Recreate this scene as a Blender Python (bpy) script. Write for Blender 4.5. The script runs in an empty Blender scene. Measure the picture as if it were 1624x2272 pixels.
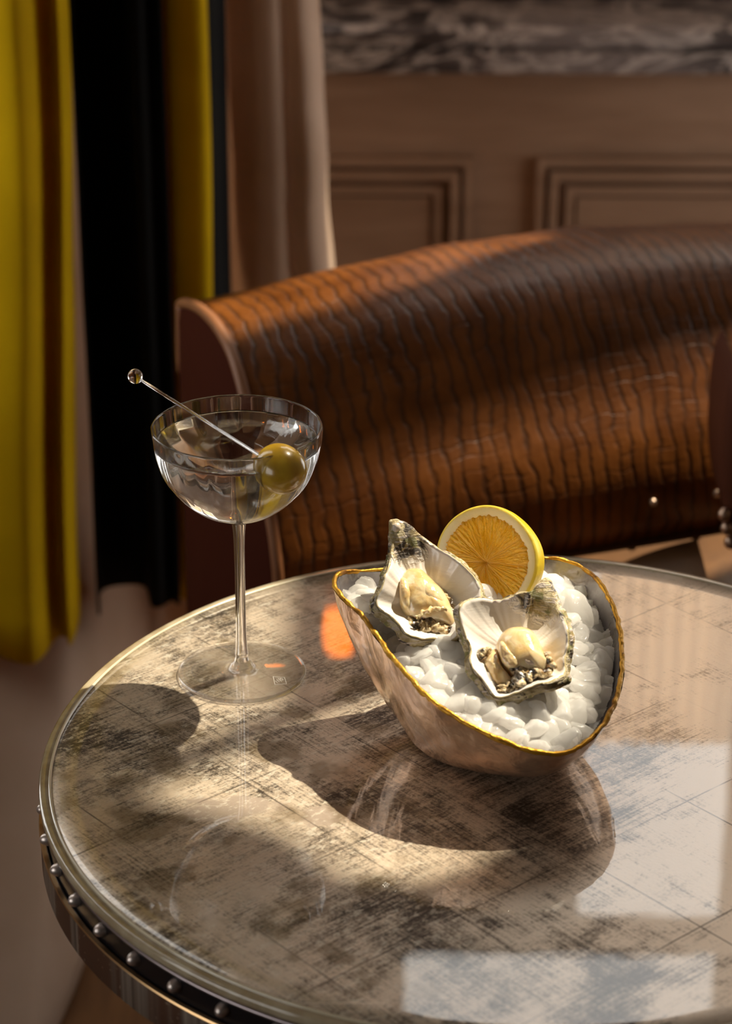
import bpy, bmesh, math, random
from mathutils import Vector, Matrix, noise
from math import sin, cos, pi, radians, sqrt, tan, atan2, hypot, exp
random.seed(7)
TZ = 0.70                      # table top height above the floor; everything below is written relative to the table top
COL = bpy.context.scene.collection

# ------------------------------------------------------------------ camera calibration
PITCH, ROLL, FPX, CH = .42696, .0029, 5477.4, .6788
FW = Vector((0, cos(PITCH), -sin(PITCH))); RT0 = Vector((1, 0, 0)); UP0 = RT0.cross(FW)
RT = cos(ROLL)*RT0 + sin(ROLL)*UP0; UP = -sin(ROLL)*RT0 + cos(ROLL)*UP0
CAM = Vector((0, 0, CH))
def ray(px, py): return FW + RT*((px-812)/FPX) - UP*((py-1136)/FPX)
def onz(px, py, z): d = ray(px, py); return CAM + d*((z-CH)/d.z)
def ony(px, py, y): d = ray(px, py); return CAM + d*(y/d.y)
def onplane(px, py, p, n): d = ray(px, py); return CAM + d*((p-CAM).dot(n)/d.dot(n))

# ------------------------------------------------------------------ small helpers
def nz(v, s=1.0, o=0.0): return noise.noise(Vector(v)*s + Vector((o, o*.7, -o)))
def fbm(v, s=1.0, o=0.0, n=4):
    a, t, v = 1.0, 0.0, Vector(v)*s + Vector((o, o*.7, -o))
    for _ in range(n): t += a*noise.noise(v); a *= .5; v = v*2.03
    return t
def lerp(a, b, t): return a+(b-a)*t
def sm(a, b, x):
    t = max(0, min(1, (x-a)/(b-a))); return t*t*(3-2*t)
def interp(tab, x):
    if x <= tab[0][0]: return tab[0][1]
    for (x0, y0), (x1, y1) in zip(tab, tab[1:]):
        if x <= x1: return lerp(y0, y1, (x-x0)/(x1-x0))
    return tab[-1][1]
def catmull(P, n, closed=True):
    out, m = [], len(P)
    segs = m if closed else m-1
    for i in range(segs):
        g = (lambda k: P[k % m]) if closed else (lambda k: P[max(0, min(m-1, k))])
        p0, p1, p2, p3 = g(i-1), g(i), g(i+1), g(i+2)
        for k in range(n):
            t = k/n
            out.append(.5*((2*p1)+(p2-p0)*t+(2*p0-5*p1+4*p2-p3)*t*t+(3*p1-p0-3*p2+p3)*t*t*t))
    if not closed: out.append(P[-1].copy())
    return out
def resample(P, n, closed=True):
    Q = P+[P[0]] if closed else P
    L = [0]
    for a, b in zip(Q, Q[1:]): L.append(L[-1]+(b-a).length)
    out, j = [], 0
    for i in range(n):
        s = L[-1]*i/(n if closed else n-1)
        while j < len(L)-2 and L[j+1] < s: j += 1
        out.append(Q[j].lerp(Q[j+1], (s-L[j])/max(1e-9, L[j+1]-L[j])))
    return out

def mesh_obj(name, V, F, mat, parent=None, smooth=True, attrs=None, uvs=None, auto=None):
    me = bpy.data.meshes.new(name)
    off = parent.location if parent else Vector((0, 0, 0))
    if parent and parent.parent: off = off + parent.parent.location
    me.from_pydata([tuple(Vector(v)-off) for v in V], [], F)
    me.update()
    bm = bmesh.new(); bm.from_mesh(me); bmesh.ops.recalc_face_normals(bm, faces=bm.faces); bm.to_mesh(me); bm.free()
    if attrs:
        for k, vals in attrs.items():
            a = me.attributes.new(k, 'FLOAT', 'POINT'); a.data.foreach_set('value', vals)
    if uvs:
        l = me.uv_layers.new(name='UVMap')
        for lp in me.loops: l.data[lp.index].uv = uvs[lp.vertex_index]
    if smooth: me.polygons.foreach_set('use_smooth', [True]*len(me.polygons))
    if mat: me.materials.append(mat)
    o = bpy.data.objects.new(name, me); COL.objects.link(o)
    if parent: o.parent = parent
    if auto:
        me.set_sharp_from_angle(angle=radians(auto))
    return o
def thing(name, label, cat, loc=(0, 0, 0), group=None):
    o = bpy.data.objects.new(name, None); COL.objects.link(o); o.location = loc; o.empty_display_size = .02
    o['label'] = label; o['category'] = cat
    if group: o['group'] = group
    return o
def tag(o, label=None, cat=None, kind=None, group=None):
    if label: o['label'] = label
    if cat: o['category'] = cat
    if kind: o['kind'] = kind
    if group: o['group'] = group
    return o
def grid(nu, nv, closed_u=False, closed_v=False):
    F = []
    for i in range(nu if closed_u else nu-1):
        for j in range(nv if closed_v else nv-1):
            a, b = i, (i+1) % nu; c, d = j, (j+1) % nv
            F.append((a*nv+c, b*nv+c, b*nv+d, a*nv+d))
    return F
def lathe(prof, cx, cy, n=96, close=False, fac=None):
    V = []
    for i in range(n):
        t = 2*pi*i/n
        for k, (r, z) in enumerate(prof):
            f = fac(t, k, r, z) if fac else 1
            V.append((cx+r*f*cos(t), cy+r*f*sin(t), z))
    return V, grid(n, len(prof), True, close)
def box(x0, x1, y0, y1, z0, z1):
    V = [(x, y, z) for x in (x0, x1) for y in (y0, y1) for z in (z0, z1)]
    F = [(0, 1, 3, 2), (4, 6, 7, 5), (0, 4, 5, 1), (2, 3, 7, 6), (0, 2, 6, 4), (1, 5, 7, 3)]
    return V, F
def merge(*parts):
    V, F = [], []
    for v, f in parts:
        o = len(V); V += list(v); F += [tuple(i+o for i in q) for q in f]
    return V, F
def tube(P, rad, n=10, closed=False, caps=True):
    V, F = [], []
    m = len(P); up = Vector((0, 0, 1))
    prevn = None
    for i in range(m):
        if closed: t = (P[(i+1) % m]-P[i-1])
        else: t = P[min(m-1, i+1)]-P[max(0, i-1)]
        t.normalize()
        a = prevn if prevn is not None else (up if abs(t.dot(up)) < .9 else Vector((1, 0, 0)))
        a = (a - t*a.dot(t)).normalized(); prevn = a; b = t.cross(a)
        r = rad(i) if callable(rad) else rad
        for k in range(n):
            q = 2*pi*k/n; V.append(P[i]+(a*cos(q)+b*sin(q))*r)
    F = grid(m, n, closed, True)
    if not closed and caps:
        F.append(tuple(range(n))); F.append(tuple((m-1)*n+k for k in range(n)))
    return V, F
def sphere(c, r, n=24, m=14, sc=(1, 1, 1)):
    V = [Vector(c)+Vector((0, 0, r*sc[2]))]; F = []
    for j in range(1, m):
        p = pi*j/m
        for i in range(n):
            t = 2*pi*i/n; V.append(Vector(c)+Vector((r*sc[0]*sin(p)*cos(t), r*sc[1]*sin(p)*sin(t), r*sc[2]*cos(p))))
    V.append(Vector(c)-Vector((0, 0, r*sc[2])))
    for i in range(n):
        F.append((0, 1+i, 1+(i+1) % n))
        for j in range(m-2):
            a = 1+j*n+i; b = 1+j*n+(i+1) % n; F.append((a, a+n, b+n, b))
        F.append((len(V)-1, 1+(m-2)*n+(i+1) % n, 1+(m-2)*n+i))
    return V, F

# ------------------------------------------------------------------ node helper
class M:
    def __init__(s, name):
        s.m = bpy.data.materials.new(name); s.m.use_nodes = True
        s.t = s.m.node_tree; s.t.nodes.clear()
        s.out = s.t.nodes.new('ShaderNodeOutputMaterial')
    def link(s, a, sock):
        if isinstance(a, bpy.types.NodeSocket): s.t.links.new(a, sock)
        else: sock.default_value = a
    def n(s, typ, ins=None, out=0, **props):
        d = s.t.nodes.new(typ)
        for k, v in props.items(): setattr(d, k, v)
        for k, v in (ins or {}).items(): s.link(v, d.inputs[k])
        return d.outputs[out]
    def obj(s): return s.n('ShaderNodeTexCoord', out='Object')
    def uv(s): return s.n('ShaderNodeTexCoord', out='UV')
    def mapp(s, v, scale=(1, 1, 1), rot=(0, 0, 0), loc=(0, 0, 0)):
        return s.n('ShaderNodeMapping', {'Vector': v, 'Scale': scale, 'Rotation': rot, 'Location': loc})
    def noise(s, v, scale=5, detail=4, rough=.5, dist=0):
        return s.n('ShaderNodeTexNoise', {'Vector': v, 'Scale': scale, 'Detail': detail, 'Roughness': rough, 'Distortion': dist})
    def vor(s, v, scale=5, feature='F1', rnd=1.0):
        return s.n('ShaderNodeTexVoronoi', {'Vector': v, 'Scale': scale, 'Randomness': rnd}, feature=feature)
    def math(s, op, a, b=0.0, c=0.0):
        return s.n('ShaderNodeMath', {0: a, 1: b, 2: c}, operation=op)
    def mr(s, v, a, b, c=0.0, d=1.0):
        return s.n('ShaderNodeMapRange', {0: v, 1: a, 2: b, 3: c, 4: d}, interpolation_type='SMOOTHSTEP')
    def mix(s, f, a, b, blend='MIX'):
        d = s.t.nodes.new('ShaderNodeMix'); d.data_type = 'RGBA'; d.blend_type = blend
        s.link(f, d.inputs[0])
        for k, v in ((6, a), (7, b)):
            s.link(v if isinstance(v, bpy.types.NodeSocket) else (*v, 1)[:4], d.inputs[k])
        return d.outputs[2]
    def attr(s, name): return s.n('ShaderNodeAttribute', out='Fac', attribute_name=name)
    def bump(s, h, strength=.3, dist=.001, normal=None):
        i = {'Height': h, 'Strength': strength, 'Distance': dist}
        if normal is not None: i['Normal'] = normal
        return s.n('ShaderNodeBump', i)
    def pbsdf(s, **kw):
        d = s.t.nodes.new('ShaderNodeBsdfPrincipled')
        for k, v in kw.items():
            k = k.replace('_', ' ')
            if isinstance(v, tuple) and len(v) == 3 and d.inputs[k].type == 'RGBA': v = (*v, 1)
            s.link(v, d.inputs[k])
        return d.outputs[0]
    def done(s, sh, vol=None):
        s.t.links.new(sh, s.out.inputs[0])
        if vol: s.t.links.new(vol, s.out.inputs[1])
        return s.m
def simple(name, col, rough=.5, metal=0, **kw):
    m = M(name); return m.done(m.pbsdf(Base_Color=col, Roughness=rough, Metallic=metal, **kw))

# ------------------------------------------------------------------ materials
def mat_tabletop():
    m = M('patinated_silver_tiles'); co = m.obj()
    A = radians(41)
    uvv = m.mapp(co, rot=(0, 0, -A))                       # axes now run along the seams
    sx = m.n('ShaderNodeSeparateXYZ', {0: uvv}, out=0); sy = m.n('ShaderNodeSeparateXYZ', {0: uvv}, out=1)
    cu, cv = TABC_U, TABC_V
    warp = m.math('MULTIPLY', m.math('SUBTRACT', m.noise(co, 30, 2), .5), .0012)
    fu = m.math('ADD', m.math('DIVIDE', m.math('ADD', sx, cu), .0822), 100.0)
    fv = m.math('ADD', m.math('DIVIDE', m.math('ADD', m.math('ADD', sy, warp), cv), .0835), 100.0)
    tu = m.math('FRACT', fu); tv = m.math('FRACT', fv)
    du = m.math('MINIMUM', tu, m.math('SUBTRACT', 1.0, tu)); dv = m.math('MINIMUM', tv, m.math('SUBTRACT', 1.0, tv))
    seam = m.math('MINIMUM', du, dv)
    seamf = m.math('MULTIPLY', m.mr(seam, .002, .009, 1, 0), m.mr(m.noise(co, 16, 4, .6), .40, .62))
    tid = m.n('ShaderNodeCombineXYZ', {0: m.math('FLOOR', fu), 1: m.math('FLOOR', fv), 2: 0.0})
    rnd = m.n('ShaderNodeTexWhiteNoise', {0: tid}, noise_dimensions='3D')
    # patina clouds
    big = m.noise(m.mapp(co, loc=(3.1, 1.7, 0)), 13, 5, .62, .4)
    mid = m.noise(m.mapp(uvv, scale=(1, 1.7, 1)), 44, 6, .72, .3)
    fine = m.noise(co, 520, 4, .7)
    sA = m.noise(m.mapp(uvv, scale=(22, 800, 1)), 1, 2, .5)
    sB = m.noise(m.mapp(uvv, scale=(800, 22, 1), loc=(7, 2, 0)), 1, 2, .5)
    sC = m.noise(m.mapp(co, rot=(0, 0, .25), scale=(40, 1300, 1)), 1, 4, .7)
    pick = m.math('GREATER_THAN', rnd, .45)
    sAB = m.n('ShaderNodeMix', {0: m.mr(pick, 0, 1, .3, .72), 2: sA, 3: sB})
    v = m.math('ADD', m.math('MULTIPLY', big, 1.05), m.math('MULTIPLY', mid, .75))
    v = m.math('ADD', v, m.math('MULTIPLY', sAB, .66)); v = m.math('ADD', v, m.math('MULTIPLY', fine, .62))
    v = m.math('ADD', v, m.math('MULTIPLY', rnd, .10))
    # right / near part of the top is toned brighter
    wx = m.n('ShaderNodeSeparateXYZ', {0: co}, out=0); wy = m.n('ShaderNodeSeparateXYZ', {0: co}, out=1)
    right_tone = m.mr(m.math('ADD', wx, m.math('MULTIPLY', m.noise(co, 9, 2), .06)), .05, .16)
    v = m.math('ADD', v, m.math('MULTIPLY', right_tone, .22))
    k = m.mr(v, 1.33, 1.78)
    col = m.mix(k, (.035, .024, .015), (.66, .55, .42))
    # smooth pale patches
    def patch(px, py, rx, ry):
        c = onz(px, py, 0) - Vector((TX, TY, 0))
        d = m.n('ShaderNodeVectorMath', {0: m.mapp(co, loc=(-c.x/rx, -c.y/ry, 0), scale=(1/rx, 1/ry, 0))}, out=1, operation='LENGTH')
        e = m.math('ADD', d, m.math('MULTIPLY', m.math('SUBTRACT', m.noise(co, 95, 5, .65), .5), 1.5))
        return m.mr(e, .7, .98, 1, 0)
    pt = m.math('MAXIMUM', patch(520, 1790, .030, .013), m.math('MAXIMUM', patch(722, 1810, .013, .014), patch(470, 1810, .02, .008)))
    col = m.mix(m.math('MULTIPLY', pt, .9), col, (.44, .36, .29))
    # flaked pale specks around the left edge
    rr = m.n('ShaderNodeVectorMath', {0: co}, out=1, operation='LENGTH')
    edge = m.math('MULTIPLY', m.mr(rr, .215, .248), m.mr(wx, .02, -.1))
    fl = m.math('MULTIPLY', edge, m.mr(m.noise(m.mapp(uvv, scale=(1, 2, 1)), 130, 5, .7), .53, .62))
    col = m.mix(m.math('MULTIPLY', fl, .7), col, (.72, .66, .54))
    ob = m.math('MULTIPLY', edge, m.mr(m.noise(co, 38, 3), .52, .66))
    col = m.mix(m.math('MULTIPLY', ob, .55), col, (.12, .075, .02))
    # individual long scratches
    sc = m.mr(sC, .70, .74); col = m.mix(m.math('MULTIPLY', sc, .35), col, (.7, .62, .5))
    s2 = m.noise(m.mapp(co, rot=(0, 0, -.5), scale=(9, 420, 1)), 1, 2, .5, .15); col = m.mix(m.math('MULTIPLY', m.mr(s2, .735, .75), .6), col, (.8, .7, .55))
    col = m.mix(m.math('MULTIPLY', seamf, .8), col, (.03, .02, .012))
    b = m.bump(m.math('ADD', m.math('MULTIPLY', sAB, .6), fine), .25, .0006)
    cb = m.bump(m.noise(co, 26, 2), .05, .0008)
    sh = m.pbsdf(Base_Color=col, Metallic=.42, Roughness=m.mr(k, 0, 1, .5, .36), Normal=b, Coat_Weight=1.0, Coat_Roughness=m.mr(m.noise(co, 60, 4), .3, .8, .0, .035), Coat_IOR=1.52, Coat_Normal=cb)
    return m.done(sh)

TX, TY, TR = .0845, 1.1687, .2606
A41 = radians(41)
# seam phases: u along 41 deg, v across (world line v=.904, u=.742) expressed in table-centred coordinates
TABC_U = (TX*cos(A41)+TY*sin(A41)) - .7015*1.0
TABC_V = (-TX*sin(A41)+TY*cos(A41)) - .9038

def mat_leather():
    m = M('crocodile_leather'); uv = m.uv()
    su = m.n('ShaderNodeSeparateXYZ', {0: uv}, out=0); sv = m.n('ShaderNodeSeparateXYZ', {0: uv}, out=1)
    w = m.math('MULTIPLY', m.math('SUBTRACT', m.noise(uv, 8, 4), .5), .032)
    w2 = m.math('MULTIPLY', m.math('SUBTRACT', m.noise(uv, 45, 3), .5), .012)
    su2 = m.math('ADD', m.math('ADD', su, w), w2)
    f = m.math('PINGPONG', m.math('DIVIDE', su2, .0125), .5)
    g = m.mr(f, .0, .26, 1, 0)
    g = m.math('MULTIPLY', g, m.mr(m.noise(uv, 35, 3), .25, .55, .45, 1))
    f2 = m.math('PINGPONG', m.math('DIVIDE', m.math('ADD', sv, m.math('MULTIPLY', m.noise(uv, 60, 2), .012)), .0115), .5)
    g2 = m.math('MULTIPLY', m.mr(f2, .0, .14, 1, 0), m.mr(m.noise(uv, 26, 2), .45, .65, .1, .8))
    tone = m.noise(uv, 14, 5, .6)
    col = m.mix(m.mr(tone, .3, .7), (.078, .020, .0012), (.172, .050, .0026))
    blk = m.attr('blk')
    col = m.mix(m.math('MULTIPLY', g, m.mr(blk, 0, 1, .68, .4)), col, (.010, .004, .002))
    col = m.mix(m.math('MULTIPLY', g2, .4), col, (.05, .016, .003))
    col = m.mix(blk, col, (.012, .007, .005))
    h = m.math('SUBTRACT', m.math('MULTIPLY', m.noise(uv, 160, 3), .25), m.math('ADD', g, m.math('MULTIPLY', g2, .5)))
    return m.done(m.pbsdf(Base_Color=col, Roughness=m.mr(tone, .3, .8, .36, .48), Specular_IOR_Level=.35, Normal=m.bump(h, .5, .0012)))

def mat_fabric(name, c1, c2, rough=.9, scale=500, sheen=.3, trans=0):
    m = M(name); co = m.obj()
    n1 = m.noise(co, 7, 4); wv = m.noise(m.mapp(co, scale=(1, 1, .15)), scale, 2)
    col = m.mix(m.mr(n1, .3, .7), c1, c2)
    sh = m.pbsdf(Base_Color=col, Roughness=rough, Sheen_Weight=sheen, Specular_IOR_Level=.1, Normal=m.bump(wv, .3, .0008))
    if trans:
        tr = m.n('ShaderNodeBsdfTranslucent', {0: col}); sh = m.n('ShaderNodeMixShader', {0: trans, 1: sh, 2: tr})
    return m.done(sh)

def mat_wood(name, c1, c2, rough=.45, ax=(1, 1, 8)):
    m = M(name); co = m.obj()
    g = m.noise(m.mapp(co, scale=ax), 3.5, 6, .6, .6); f = m.noise(m.mapp(co, scale=ax), 22, 3)
    col = m.mix(m.mr(m.math('ADD', m.math('MULTIPLY', g, .8), m.math('MULTIPLY', f, .2)), .3, .7), c1, c2)
    return m.done(m.pbsdf(Base_Color=col, Roughness=rough, Normal=m.bump(f, .15, .001)))

def mat_marble():
    m = M('dark_veined_marble'); co = m.obj()
    w = m.noise(m.mapp(co, rot=(0, .95, .5), scale=(1, 1, 3)), 7, 6, .65, 1.6)
    v = m.math('ABSOLUTE', m.math('SUBTRACT', w, .5)); vein = m.mr(v, .0, .05, 1, 0)
    big = m.noise(co, 4, 3)
    col = m.mix(m.mr(big, .35, .7), (.04, .032, .03), (.20, .165, .155)); col = m.mix(m.math('MULTIPLY', vein, .7), col, (.6, .52, .47))
    return m.done(m.pbsdf(Base_Color=col, Roughness=.3))

def mat_glass(name, ior=1.5, tint=(1, 1, 1), clear=.35, rough=0):
    """real dielectric; part of the light goes straight through, as it does through a thin wall"""
    m = M(name)
    g = m.n('ShaderNodeBsdfGlass', {'Color': (*tint, 1), 'Roughness': rough, 'IOR': ior})
    t = m.n('ShaderNodeBsdfTransparent', {0: (*tint, 1)})
    return m.done(m.n('ShaderNodeMixShader', {0: clear, 1: g, 2: t}))

def mat_ice():
    m = M('crushed_ice'); co = m.obj()
    n1 = m.noise(co, 160, 4, .6); n2 = m.noise(co, 700, 2)
    b = m.bump(m.math('ADD', n1, m.math('MULTIPLY', n2, .25)), .35, .0012)
    col = m.mix(m.mr(m.noise(co, 70, 3), .35, .65), (.94, .94, .92), (.985, .985, .97))
    p = m.pbsdf(Base_Color=col, Roughness=.16, IOR=1.31, Subsurface_Weight=.35, Subsurface_Radius=(1.0, .97, .93), Subsurface_Scale=.012, Normal=b, Specular_IOR_Level=.6, Coat_Weight=.5, Coat_Roughness=.06)
    tr = m.n('ShaderNodeBsdfTranslucent', {0: (.99, .98, .97, 1)})
    return m.done(m.n('ShaderNodeMixShader', {0: m.mr(n1, .35, .7, .58, .76), 1: p, 2: tr}))

def mat_bowl(inner):
    m = M('glazed_bowl_inside' if inner else 'glazed_bowl_outside'); co = m.obj()
    ham = m.noise(m.mapp(co, scale=(1, 1, .8)), 75, 3, .45, .8); blot = m.noise(co, 30, 5, .6, 1.0)
    pits = m.mr(m.vor(co, 95), .03, .09, 1, 0); pits = m.math('MULTIPLY', pits, m.mr(m.noise(co, 18, 2), .5, .62))
    if inner:
        col = m.mix(m.mr(blot, .35, .7), (.20, .18, .19), (.44, .41, .42))
        sp = m.mr(m.noise(m.mapp(co, scale=(1, 1, .3)), 150, 4, .7), .60, .68); col = m.mix(m.math('MULTIPLY', sp, .6), col, (.10, .08, .05))
        r, me = .22, .25
    else:
        col = m.mix(m.mr(blot, .3, .7), (.84, .50, .30), (.94, .63, .42))
        col = m.mix(m.math('MULTIPLY', m.mr(m.noise(co, 55, 3), .58, .72), .5), col, (.30, .22, .18)); r, me = .22, .72
    col = m.mix(m.math('MULTIPLY', pits, .7), col, (.12, .08, .05))
    h = m.math('SUBTRACT', m.math('MULTIPLY', ham, .8), m.math('MULTIPLY', pits, .5))
    return m.done(m.pbsdf(Base_Color=col, Roughness=r, Metallic=me, Coat_Weight=.6, Coat_Roughness=.08, Normal=m.bump(h, .55, .0035)))

def mat_gold():
    m = M('gold_lustre'); co = m.obj()
    n1 = m.noise(co, 240, 4, .6); n2 = m.noise(co, 60, 3)
    col = m.mix(m.mr(n2, .5, .66), (.62, .33, .035), (.28, .12, .015)); col = m.mix(m.mr(n1, .62, .72), col, (.06, .035, .01))
    return m.done(m.pbsdf(Base_Color=col, Metallic=.75, Roughness=.4, Normal=m.bump(n1, .6, .0012)))

def mat_shell():
    m = M('oyster_shell'); co = m.obj(); rim = m.attr('rim'); out = m.attr('outer'); hin = m.attr('hinge')
    n1 = m.noise(co, 180, 5, .65, .5); n2 = m.noise(co, 60, 4, .6, 1.5); lay = m.noise(m.mapp(co, scale=(1, 1, 6)), 150, 4, .6, .4)
    white = m.mix(m.mr(m.noise(co, 40, 3), .35, .7), (.82, .79, .75), (.76, .70, .64))
    olive = m.mix(m.mr(n1, .4, .62), (.36, .27, .11), (.62, .53, .33)); olive = m.mix(m.mr(n2, .52, .6), olive, (.05, .035, .025))
    olive = m.mix(m.mr(lay, .55, .62), olive, (.58, .5, .44)); olive = m.mix(m.math('MULTIPLY', m.mr(m.noise(co, 120, 3), .56, .62), .8), olive, (.20, .20, .05))
    rv = m.math('ADD', rim, m.math('MULTIPLY', m.math('SUBTRACT', n1, .5), .8))
    col = m.mix(m.mr(rv, .45, .75), white, (.60, .50, .28))
    ov = m.math('ADD', out, m.math('MULTIPLY', m.math('SUBTRACT', n1, .5), .5)); col = m.mix(m.mr(ov, .4, .6), col, olive)
    hv = m.math('ADD', hin, m.math('MULTIPLY', m.math('SUBTRACT', n2, .5), .7)); col = m.mix(m.mr(hv, .42, .58), col, olive)
    rough = m.mr(m.math('MAXIMUM', hv, ov), .3, .6, .16, .55)
    hh = m.math('MULTIPLY', m.math('ADD', n1, lay), m.mr(m.math('MAXIMUM', hv, ov), .3, .6, .06, 1))
    return m.done(m.pbsdf(Base_Color=col, Roughness=rough, Subsurface_Weight=.15, Subsurface_Radius=(1, .8, .6), Subsurface_Scale=.002, Coat_Weight=.35, Coat_Roughness=.1, Normal=m.bump(hh, .8, .002)))
def mat_flesh():
    m = M('oyster_flesh'); co = m.obj(); d = m.attr('dark')
    n1 = m.noise(co, 90, 4, .55, .6); n2 = m.noise(co, 260, 4, .6)
    col = m.mix(m.mr(n1, .35, .68), (.80, .65, .40), (.70, .48, .20))
    dv = m.math('ADD', d, m.math('MULTIPLY', m.math('SUBTRACT', n2, .5), 1.0))
    col = m.mix(m.mr(dv, .5, .62), col, (.42, .22, .06)); col = m.mix(m.mr(dv, .72, .82), col, (.045, .025, .015))
    return m.done(m.pbsdf(Base_Color=col, Roughness=.16, Subsurface_Weight=.4, Subsurface_Radius=(1, .6, .3), Subsurface_Scale=.003, Coat_Weight=.6, Coat_Roughness=.05, Normal=m.bump(m.math('ADD', n1, m.math('MULTIPLY', n2, .3)), .3, .0015)))
def mat_mantle():
    m = M('oyster_mantle'); co = m.obj()
    n2 = m.noise(co, 330, 4, .65, .8); n1 = m.noise(co, 140, 3)
    col = m.mix(m.mr(n2, .40, .52), (.34, .20, .07), (.70, .56, .33)); col = m.mix(m.math('MULTIPLY', m.mr(n1, .48, .56), .95), col, (.04, .026, .016))
    return m.done(m.pbsdf(Base_Color=col, Roughness=.15, Coat_Weight=.7, Coat_Roughness=.06, Normal=m.bump(n2, .7, .0015)))
def mat_pulp():
    m = M('lemon_pulp'); mem = m.attr('mem'); uv = m.uv()
    st = m.noise(m.mapp(uv, scale=(6.5, 3.4, 1)), 2.1, 2, .4, 1.2)
    col = m.mix(m.mr(st, .35, .65), (.98, .60, .06), (1.0, .74, .18)); col = m.mix(m.mr(mem, .3, .9, 0, .8), col, (.95, .74, .34))
    p = m.pbsdf(Base_Color=col, Roughness=.12, Subsurface_Weight=.6, Subsurface_Radius=(1, .6, .15), Subsurface_Scale=.008, Coat_Weight=.8, Coat_Roughness=.04, Normal=m.bump(m.math('SUBTRACT', st, m.math('MULTIPLY', mem, .2)), .7, .0035))
    tr = m.n('ShaderNodeBsdfTranslucent', {0: (1.0, .66, .10, 1)})
    return m.done(m.n('ShaderNodeMixShader', {0: .5, 1: p, 2: tr}))
def mat_rind(pith):
    m = M('lemon_pith' if pith else 'lemon_rind'); co = m.obj(); n1 = m.noise(co, 420, 3)
    if pith: c = m.mix(m.attr('zest'), (.93, .86, .62), (.85, .68, .06))
    else: c = m.mix(m.mr(m.noise(co, 60, 3), .3, .7), (.80, .58, .02), (.88, .70, .05))
    p = m.pbsdf(Base_Color=c, Roughness=.6 if pith else .32, Subsurface_Weight=.3, Subsurface_Radius=(1, .7, .3), Subsurface_Scale=.004, Normal=m.bump(n1, .4, .0008))
    tr = m.n('ShaderNodeBsdfTranslucent', {0: c})
    return m.done(m.n('ShaderNodeMixShader', {0: .25, 1: p, 2: tr}))
def mat_brass_band():
    m = M('aged_steel_band'); co = m.obj()
    ang = m.n('ShaderNodeMath', {0: m.n('ShaderNodeSeparateXYZ', {0: co}, out=1), 1: m.n('ShaderNodeSeparateXYZ', {0: co}, out=0)}, operation='ARCTAN2')
    v = m.n('ShaderNodeCombineXYZ', {0: m.math('MULTIPLY', ang, 60.0), 1: 0.0, 2: 0.0})
    st = m.noise(v, 1.0, 5, .7); tone = m.noise(v, .12, 2)
    col = m.mix(m.mr(st, .3, .7), (.13, .10, .08), (.46, .40, .34)); col = m.mix(m.mr(tone, .48, .53), (.16, .09, .06), col)
    sp = m.mr(m.noise(co, 300, 3), .66, .72); col = m.mix(m.math('MULTIPLY', sp, .6), col, (.6, .5, .4))
    return m.done(m.pbsdf(Base_Color=col, Metallic=.8, Roughness=.38))

# ------------------------------------------------------------------ SETTING
WALL = mat_wood('brown_panelling', (.23, .13, .075), (.33, .20, .125), .5)
DARKW = simple('dark_wall', (.035, .026, .02), .6)
FLOORM = mat_wood('dark_wood_floor', (.10, .045, .018), (.20, .095, .035), .4, (8, 1, 1))
PLAST = simple('warm_plaster', (.42, .30, .2), .8)
MARB = mat_marble()
XL, XR, YB, YF = -.74, 1.15, 3.03, -1.2
ZF, ZC = -TZ, 3.5
tag(mesh_obj('floor', *box(XL-.1, XR+.1, YF-.1, YB+.1, ZF-.1, ZF), FLOORM, smooth=False), kind='structure')
tag(mesh_obj('ceiling', *box(XL-.1, XR+.1, YF-.1, YB+.1, ZC, ZC+.1), DARKW, smooth=False), kind='structure')

def wall_with_holes(name, axis, pos, th, a0, a1, z0, z1, holes, mat):
    """axis 'y': wall in the xz plane at y=pos; axis 'x': wall in the yz plane; holes = (a0,a1,z0,z1)"""
    A = sorted({a0, a1, *[h[0] for h in holes], *[h[1] for h in holes]}); Z = sorted({z0, z1, *[h[2] for h in holes], *[h[3] for h in holes]})
    parts = []
    for p, q in zip(A, A[1:]):
        for r, s in zip(Z, Z[1:]):
            c = ((p+q)/2, (r+s)/2)
            if any(h[0] < c[0] < h[1] and h[2] < c[1] < h[3] for h in holes): continue
            parts.append(box(p, q, pos, pos+th, r, s) if axis == 'y' else box(pos, pos+th, p, q, r, s))
    return tag(mesh_obj(name, *merge(*parts), mat, smooth=False), kind='structure')

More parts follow.
